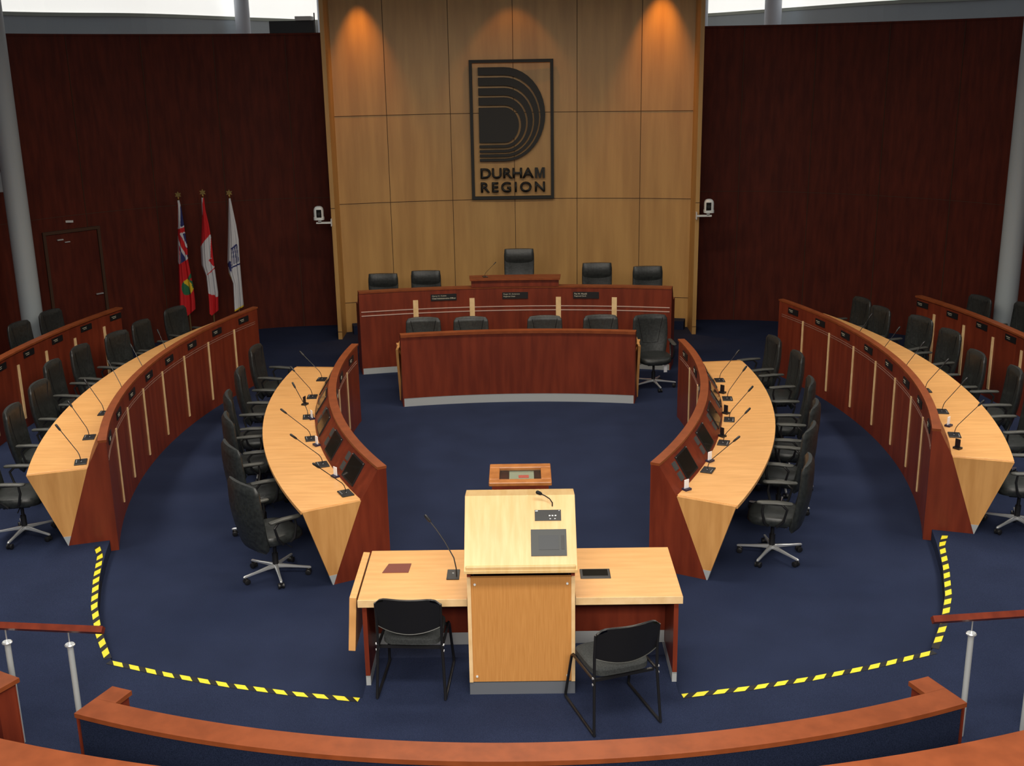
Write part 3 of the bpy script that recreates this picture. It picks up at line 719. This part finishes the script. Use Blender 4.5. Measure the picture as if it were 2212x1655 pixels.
wl = wing(-1, -1.23, -.395, 'left wing desk of the lectern with a plum inlay and a drop leaf')
wr = wing(1, .43, 1.245, 'right wing desk of the lectern with a black flush socket box')
m = MB(); m.prism([(-1.095-(-.8125), .085-.05, .7505), (-.885+.8125, .085-.05, .7505), (-.875+.8125, .20, .7505), (-1.0+.8125-.06, .20, .7505)], (0, 0, .004)); o = m.build('leather_inlay', PLUM, wl); 
m = MB(); m.box((0, 0, -.21), (.055, .84, .46)); o = m.build('drop_leaf', MAPLE_TOP, wl, bevel=.003); o.location = (-1.285+.8125, -.01+.12, .69); o.rotation_euler.y = R(4)
sb = MB().box((0, 0, 0), (.24, .17, .010)).build('socket_box', BLACK, wr, loc=(.605-.8375, -.03, .752), bevel=.01)
m = MB(); m.box((0, .01, .006), (.20, .11, .002)); m.build('lid', SCREEN, sb)
lm = empty('gooseneck_microphone', (-.522, 8.18, TZ+.75), 0, 'gooseneck microphone on the left wing desk beside the lectern', 'microphone')
MB().box((0, 0, .006), (.10, .17, .012)).build('base_plate', BLACK, lm, bevel=.003)
MB().tube([(0, 0, .012), (0, 0, .02)], .007, 8).build('button', CHROME, lm)
MB().tube([(.03, -.05, .012), (.028, -.045, .08), (.01, -.02, .16), (-.06, .04, .27), (-.13, .09, .36), (-.18, .12, .415)], .005, 7).build('stem', BLACK, lm, smooth=True)
MB().tube([(-.175, .117, .41), (-.185, .123, .42), (-.215, .145, .45), (-.222, .15, .457)], [.007, .012, .013, .007], 8).build('microphone_head', BLACK, lm, smooth=True)

# glass-topped display case
dc = empty('display_case', (.017, 10.26, 0), label='small oak table case with a glass lid standing beyond the lectern', cat='display case')
m = MB()
for q in (-1, 1):
    m.box((0, q*.21, .93), (.60, .10, .04)); m.box((q*.25, 0, .93), (.10, .32, .04))
m.build('lid_frame', TEAK, dc, bevel=.008)
m = MB(); m.box((0, 0, .925), (.41, .33, .006)); 
g = mat('case_glass', (.1, .12, .1), .08); g.node_tree.nodes['Principled BSDF'].inputs['Alpha'].default_value = .12
m.build('glass_lid', g, dc)
m = MB(); m.box((0, .245, .85), (.54, .02, .13)); m.box((0, -.245, .85), (.54, .02, .13)); m.box((.26, 0, .85), (.02, .48, .13)); m.box((-.26, 0, .85), (.02, .48, .13)); m.box((0, 0, .79), (.54, .5, .015)); m.build('case_body', MAHOG, dc)
for qx in (-1, 1):
    for qy in (-1, 1): MB().box((qx*.23, qy*.21, .395), (.05, .05, .79)).build('leg', MAHOG, dc)
bk = empty('display_book', (.03, 10.32, .875), label='open green document with a red mark inside the glass-topped case', cat='book')
m = MB(); m.box((0, 0, .02), (.24, .22, .02)); m.build('cover', mat('grey_green', (.34, .38, .26), .7), bk)
m = MB(); m.box((.02, -.05, .032), (.10, .07, .004)); m.build('red_mark', mat('red_mark', (.6, .08, .05), .6), bk)

# ================================================================== TAPE ON THE STEP NOSING
def tape(path, label, w_=.055, period=.165, sgn=1, dirn=1):
    P = [Vector((x, y)) for x, y in path]; m = MB(); acc = 0; zt = TZ+.003
    cum = [0]
    for a, b in zip(P, P[1:]): cum.append(cum[-1]+(b-a).length)
    def at(s):
        s = max(0, min(cum[-1], s))
        for i in range(len(P)-1):
            if s <= cum[i+1]+1e-9:
                t = (s-cum[i])/(cum[i+1]-cum[i]); d_ = (P[i+1]-P[i]).normalized(); return P[i].lerp(P[i+1], t), Vector((-d_.y, d_.x))*sgn
        return P[-1], Vector((0, 1))
    N = int(cum[-1]/.02)
    def quad(s0, s1, sk, z):
        pts = []
        for s, o in ((s0, 0), (s1, 0), (s1+sk, w_), (s0+sk, w_)):
            p, n = at(s); q = p+n*o; pts.append((q.x, q.y, z))
        m.prism(pts, (0, 0, .0015))
    m.mi = 1
    for i in range(N): quad(cum[-1]*i/N, cum[-1]*(i+1)/N, 0, zt-.0015)
    # black return down the riser
    for i in range(N):
        p, n = at(cum[-1]*i/N); q, n2 = at(cum[-1]*(i+1)/N)
        m.prism([(p.x, p.y, .002), (q.x, q.y, .002), (q.x, q.y, TZ+.003), (p.x, p.y, TZ+.003)], (-n.x*.004, -n.y*.004, 0))
    m.mi = 0; s = .02
    while s < cum[-1]-.04:
        quad(s, s+period*.58, dirn*.06, zt); s += period
    o = m.build('hazard_tape', [YELLOW, TBLACK]); tag(o, label, 'tape', 'hazard tape on the step edge'); return o
def ie(sg, part):
    if part == 0: return [(sg*x, y) for x, y in ((4.27, 10.52), (4.15, 10.28), (4.0, 9.75), (3.82, 9.2), (3.60, 8.7), (3.37, 8.27))]
    return [(sg*x, 7.52+.0625*x*x) for x in (3.36, 2.8, 2.27, 1.75, 1.23)]
tape(ie(-1, 0), 'yellow and black striped tape on the step edge, left straight run up to the desk', sgn=-1, dirn=1, period=.185)
tape(ie(1, 0), 'yellow and black striped tape on the step edge, right run up to the desk', sgn=1, dirn=-1, period=.185)
tape(ie(-1, 1), 'yellow and black striped tape on the step edge, front run left of the lectern', sgn=-1, dirn=1, period=.165)
tape(ie(1, 1), 'yellow and black striped tape on the step edge, front run right of the lectern', sgn=1, dirn=1, period=.165)

# ================================================================== GALLERY PARAPETS AND HANDRAILS
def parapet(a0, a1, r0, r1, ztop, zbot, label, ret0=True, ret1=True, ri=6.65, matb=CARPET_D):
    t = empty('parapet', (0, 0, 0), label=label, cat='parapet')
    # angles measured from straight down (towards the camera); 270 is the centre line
    MB().sweep([(r0, ztop-.03), (r0, ztop), (r1, ztop), (r1, ztop-.03)], PC, 1, 270+a0, 270+a1, 60).build('cap_rail', MAHOG_LIT, t)
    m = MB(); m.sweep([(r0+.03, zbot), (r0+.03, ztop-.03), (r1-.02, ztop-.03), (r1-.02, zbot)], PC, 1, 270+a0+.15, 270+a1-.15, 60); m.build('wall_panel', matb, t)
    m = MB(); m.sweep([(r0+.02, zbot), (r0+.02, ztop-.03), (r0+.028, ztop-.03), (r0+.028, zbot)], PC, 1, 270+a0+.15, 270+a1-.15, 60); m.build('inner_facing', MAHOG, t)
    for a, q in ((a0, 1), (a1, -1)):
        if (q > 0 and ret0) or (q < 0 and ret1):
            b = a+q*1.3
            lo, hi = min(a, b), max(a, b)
            MB().sweep([(ri, ztop-.03), (ri, ztop), (r0+.001, ztop), (r0+.001, ztop-.03)], PC, 1, 270+lo, 270+hi, 2).build('cap_return', MAHOG_LIT, t)
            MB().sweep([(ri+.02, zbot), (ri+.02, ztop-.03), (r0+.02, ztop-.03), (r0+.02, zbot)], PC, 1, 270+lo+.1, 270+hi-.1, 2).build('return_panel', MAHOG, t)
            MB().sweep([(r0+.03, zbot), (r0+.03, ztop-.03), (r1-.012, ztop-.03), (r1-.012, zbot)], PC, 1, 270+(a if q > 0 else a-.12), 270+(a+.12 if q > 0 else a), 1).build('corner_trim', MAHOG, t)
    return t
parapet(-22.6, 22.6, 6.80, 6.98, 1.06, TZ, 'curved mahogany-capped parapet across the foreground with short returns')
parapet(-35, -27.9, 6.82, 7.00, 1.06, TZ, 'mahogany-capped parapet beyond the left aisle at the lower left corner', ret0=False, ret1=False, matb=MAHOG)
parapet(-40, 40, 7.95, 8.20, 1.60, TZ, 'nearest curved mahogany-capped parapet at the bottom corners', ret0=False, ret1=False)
for sg in (-1, 1):
    h = empty('handrail', (sg*3.3, 7.05, TZ), label='mahogany handrail on steel posts across the %s aisle' % side(sg), cat='handrail')
    y0, y1 = (-.03, .12)
    MB().tube([(-sg*.42 if sg < 0 else -.45, -.04, .93), (sg*.78, .09, .93)], .032, 4).build('rail', MAHOG, h)
    for x, y in ((-.16, -.01), (.30, .035), (.70, .08)):
        m = MB(); m.tube([(sg*x, y, 0), (sg*x, y, .80)], .021, 14); p = m.build('post', STEEL, h, smooth=True)
        m = MB(); m.tube([(sg*x, y, .80), (sg*x, y, .806), (sg*x, y, .812)], [.036, .036, .030], 16); m.tube([(sg*x, y, .81), (sg*x, y, .90)], .005, 8); m.build('top_disc', CHROME, p, smooth=True)

# ================================================================== FLAGS
def flag(zx0, zy0, x, y, ztop, edges, colour, label, yb):
    K = .00807/5.17
    def W(zx, zy): return ((zx-zx0-.092*(zy-zy0))*K, -(zy-zy0)*K*1.03)
    t = empty('flag', (x, y, 0), label=label, cat='flag', group='flags on poles by the left wall')
    p = MB(); p.tube([(0, 0, .05), (0, 0, ztop+.02)], .014, 10); p.build('pole', GOLD_D, t, smooth=True)
    m = MB(); m.tube([(0, 0, 0), (0, 0, .02), (0, 0, .05), (0, 0, .07)], [.15, .15, .05, .02], 20); m.build('pole_base', GOLD, t, smooth=True)
    m = MB(); z = ztop
    m.tube([(0, 0, z), (0, 0, z+.03), (0, 0, z+.04), (0, 0, z+.055)], [.012, .02, .02, .008], 10)
    for a in range(0, 360, 60):                                             # leaf-like finial
        dx, dz = cos(R(a+90)), sin(R(a+90)); m.prism([(0, -.006, z+.09), (dx*.03-dz*.016, -.006, z+.09+dz*.03+dx*.016), (dx*.062, -.006, z+.09+dz*.062), (dx*.03+dz*.016, -.006, z+.09+dz*.03-dx*.016)], (0, .012, 0))
    m.tube([(0, 0, z+.05), (0, 0, z+.09)], .006, 6)
    m.build('finial', GOLD, t)
    mats_ = [F_RED, F_WHITE, F_NAVY, F_GREEN, F_YEL, F_RED_SHADE]; idx = dict(r=0, w=1, n=2, g=3, y=4, d=5)
    def interp(tab, zy):
        for a, b in zip(tab, tab[1:]):
            if zy <= b[0]: u = (zy-a[0])/(b[0]-a[0]); return a[1]+(b[1]-a[1])*u
        return tab[-1][1]
    bm = bmesh.new(); NX, NY = 44, 150; zmax = max(v for _, v in yb); grid = []; gb = []
    for j in range(NY+1):
        row = []; rb = []
        for i in range(NX+1):
            s = i/NX; zbot = interp(yb, s); zy = zy0+(zbot-zy0)*j/NY
            xl = interp(edges[0], zy); xr = interp(edges[1], zy); zx = xl+(xr-xl)*s
            X, Z = W(zx, zy); amp = .012+.03*j/NY
            fold = amp*sin(s*9.5+j*.012)+amp*.5*sin(s*19+1)
            th = (.03+.05*j/NY)*math.sqrt(max(0, 1-(2*s-1)**2))
            row.append((bm.verts.new((X, -.03-th+fold*.8, ztop+Z)), zx, zy)); rb.append(bm.verts.new((X, -.02+th*.4+fold*.8, ztop+Z)))
        grid.append(row); gb.append(rb)
    for j in range(NY):
        for i in range(NX):
            a, b, c, d_ = grid[j][i], grid[j][i+1], grid[j+1][i+1], grid[j+1][i]
            f = bm.faces.new((a[0], d_[0], c[0], b[0])); f.material_index = idx[colour((a[1]+c[1])/2, (a[2]+c[2])/2)]; f.smooth = True
            f = bm.faces.new((gb[j][i], gb[j][i+1], gb[j+1][i+1], gb[j+1][i])); f.material_index = idx[colour((a[1]+c[1])/2, (a[2]+c[2])/2)]; f.smooth = True
    me = bpy.data.meshes.new('cloth'); bm.to_mesh(me); bm.free()
    for q in mats_: me.materials.append(q)
    o = bpy.data.objects.new('cloth', me); C.objects.link(o); o.parent = t
    return t
GOLD_D = mat('pole_brass', (.25, .17, .07), .4, .6)
def line(x, y, x0, y0, x1, y1): return (x-x0)*(y1-y0)-(y-y0)*(x1-x0)
def dseg(x, y, x0, y0, x1, y1):
    dx, dy = x1-x0, y1-y0; t = max(0, min(1, ((x-x0)*dx+(y-y0)*dy)/(dx*dx+dy*dy))); return math.hypot(x-x0-t*dx, y-y0-t*dy)
def c_ont(x, y):
    edge = 880-max(0, (x-245))*.6 if x > 245 else 860+(x-215)*.6
    if y < edge:
        if y < 215: return 'w'
        if abs(y-(525-(x-215)*.25)) < 26: return 'r'
        if dseg(x, y, 235, 560, 322, 760) < 20: return 'r'
        if abs(y-(525-(x-215)*.25)) < 42: return 'w'
        if dseg(x, y, 225, 590, 325, 830) < 15 or dseg(x, y, 270, 560, 320, 690) < 9: return 'w'
        if y < 500: return 'r' if x < 228 else ('w' if x < 250+(y-200)*.03 else 'n')
        if dseg(x, y, 222, 620, 235, 870) < 14: return 'w'
        if dseg(x, y, 255, 740, 262, 870) < 4: return 'w'
        if dseg(x, y, 246, 640, 248, 870) < 4: return 'r'
        return 'n' if x > 225 else 'w'
    if ((x-335)/64)**2+((y-1135)/88)**2 < 1 or dseg(x, y, 340, 1060, 372, 1000) < 14:
        if dseg(x, y, 330, 1075, 355, 1110) < 26 or dseg(x, y, 350, 1090, 385, 1185) < 20 or dseg(x, y, 345, 1100, 320, 1070) < 24: return 'y'
        return 'g'
    return 'r' if x > 222 else 'd'
def c_can(x, y):
    if y < 350 and x < 522-(y-170)*.03: return 'w'
    if line(x, y, 495, 690, 595, 570) > 0 and y < 720: return 'r'
    if y > 1000 and line(x, y, 540, 1020, 580, 1190) < 0 and x < 580: return 'd' if y < 1200 else 'r'
    if line(x, y, 570, 1195, 690, 1250) < 0: return 'r'
    if x > 609 and 600 < y < 820: return 'r'
    if y > 818 and line(x, y, 578, 840, 650, 920) > 0 and line(x, y, 578, 845, 640, 815) < 0: return 'r'
    if dseg(x, y, 580, 998, 648, 937) < 5: return 'r'
    return 'w'
def c_dur(x, y):
    if dseg(x, y, 838, 748, 890, 703) < 8: return 'n'
    for k, (xa, xb) in enumerate(((833, 845), (850, 860), (866, 876), (882, 890), (898, 905))):
        mid = 735+max(0, 0); 
        if 735-k*7 < y < 925-k*8:
            v = (y-735)/190; cx = (xa+xb)/2+14*sin(v*pi*.5)-2
            if abs(x-cx) < 4: return 'n'
    if dseg(x, y, 848, 950, 925, 915) < 8 or (y > 915 and y < 1005 and line(x, y, 782, 918, 840, 1005) > 0 and x < 842) or (880 < y < 950 and x < 835 and line(x, y, 785, 915, 832, 862) < 0): return 'n'
    if x < 842 and 1005 < y < 1125 and line(x, y, 784, 1000, 842, 1060) < 0: return 'y'
    if line(x, y, 855, 1432, 975, 1372) < 0: return 'y'
    return 'w'
flag(225, 190, -5.86, 19.60, 2.565, ([(190, 218), (870, 213), (1200, 216), (1460, 222)], [(190, 238), (285, 262), (450, 288), (550, 302), (700, 327), (830, 332), (950, 356), (1150, 395), (1300, 412), (1460, 418)]), c_ont, 'red flag with a union canton and green shield, leftmost of the three', [(0, 1330), (.55, 1460), (1, 1385)])
flag(515, 170, -5.43, 19.60, 2.60, ([(170, 500), (350, 508), (500, 500), (690, 488), (900, 497), (1020, 545), (1300, 575), (1460, 588)], [(170, 530), (300, 546), (450, 582), (600, 610), (800, 632), (950, 652), (1200, 690), (1460, 695)]), c_can, 'red and white maple leaf flag, middle of the three on poles', [(0, 1400), (.4, 1455), (1, 1405)])
flag(802, 205, -4.97, 19.60, 2.585, ([(205, 795), (600, 788), (900, 780), (1030, 797), (1130, 842), (1460, 862)], [(205, 815), (500, 882), (650, 910), (900, 926), (1350, 970), (1460, 978)]), c_dur, 'white flag with a navy striped D and yellow hem, nearest the maple wall', [(0, 1450), (1, 1390)])

# ================================================================== CAMERAS ON THE FINS, PROJECTOR BOX
def ptz(x, y, z, sg, label):
    t = empty('security_camera', (x, y, z), label=label, cat='camera', group='white cameras bracketed to the maple wall')
    rr = []
    for zz, k in ((-.10, 1.08), (-.055, 1.08), (-.05, 1), (.06, 1), (.10, .90), (.125, .66), (.135, .35)): rr.append([(px*k, py*k, zz) for px, py in sup(.165, .17, 20, 3.2)])
    MB().loft(rr).build('housing', WHITE, t, smooth=True)
    MB().box((sg*-.018, -.082, .015), (.085, .02, .135)).build('window', SCREEN, t)
    MB().tube([(sg*-.018, -.085, .01), (sg*-.018, -.108, .01)], [.032, .028], 16).build('lens', BLACK, t, smooth=True)
    m = MB(); m.box((-sg*.085, 0, -.155), (.27, .05, .03)); m.box((-sg*.01, 0, -.125), (.05, .05, .05)); m.box((-sg*.215, 0, -.15), (.012, .09, .13)); m.build('bracket', WHITE, t)
    return t
ptz(3.30+.05, 19.70, 2.295, 1, 'white camera on a bracket at the right edge of the maple wall')
ptz(-3.40-.06, 19.70, 2.275, -1, 'white camera on a bracket at the left edge of the maple wall')
x = -3.95; yb_, _ = wall_pt(3.95)
t = empty('projector_box', (x, yb_+.1, WT+.03), label='black equipment box with a pale unit sitting on the left wall top', cat='equipment box')
MB().box((0, .15, .105), (.80, .4, .21)).build('case', BLACK, t); MB().box((.22, .0, .245), (.28, .3, .07)).build('pale_unit', GREYB, t)
MB().tube([(.40, 0, 0), (.40, 0, .34)], .012, 6).build('rod', BLACK, t)
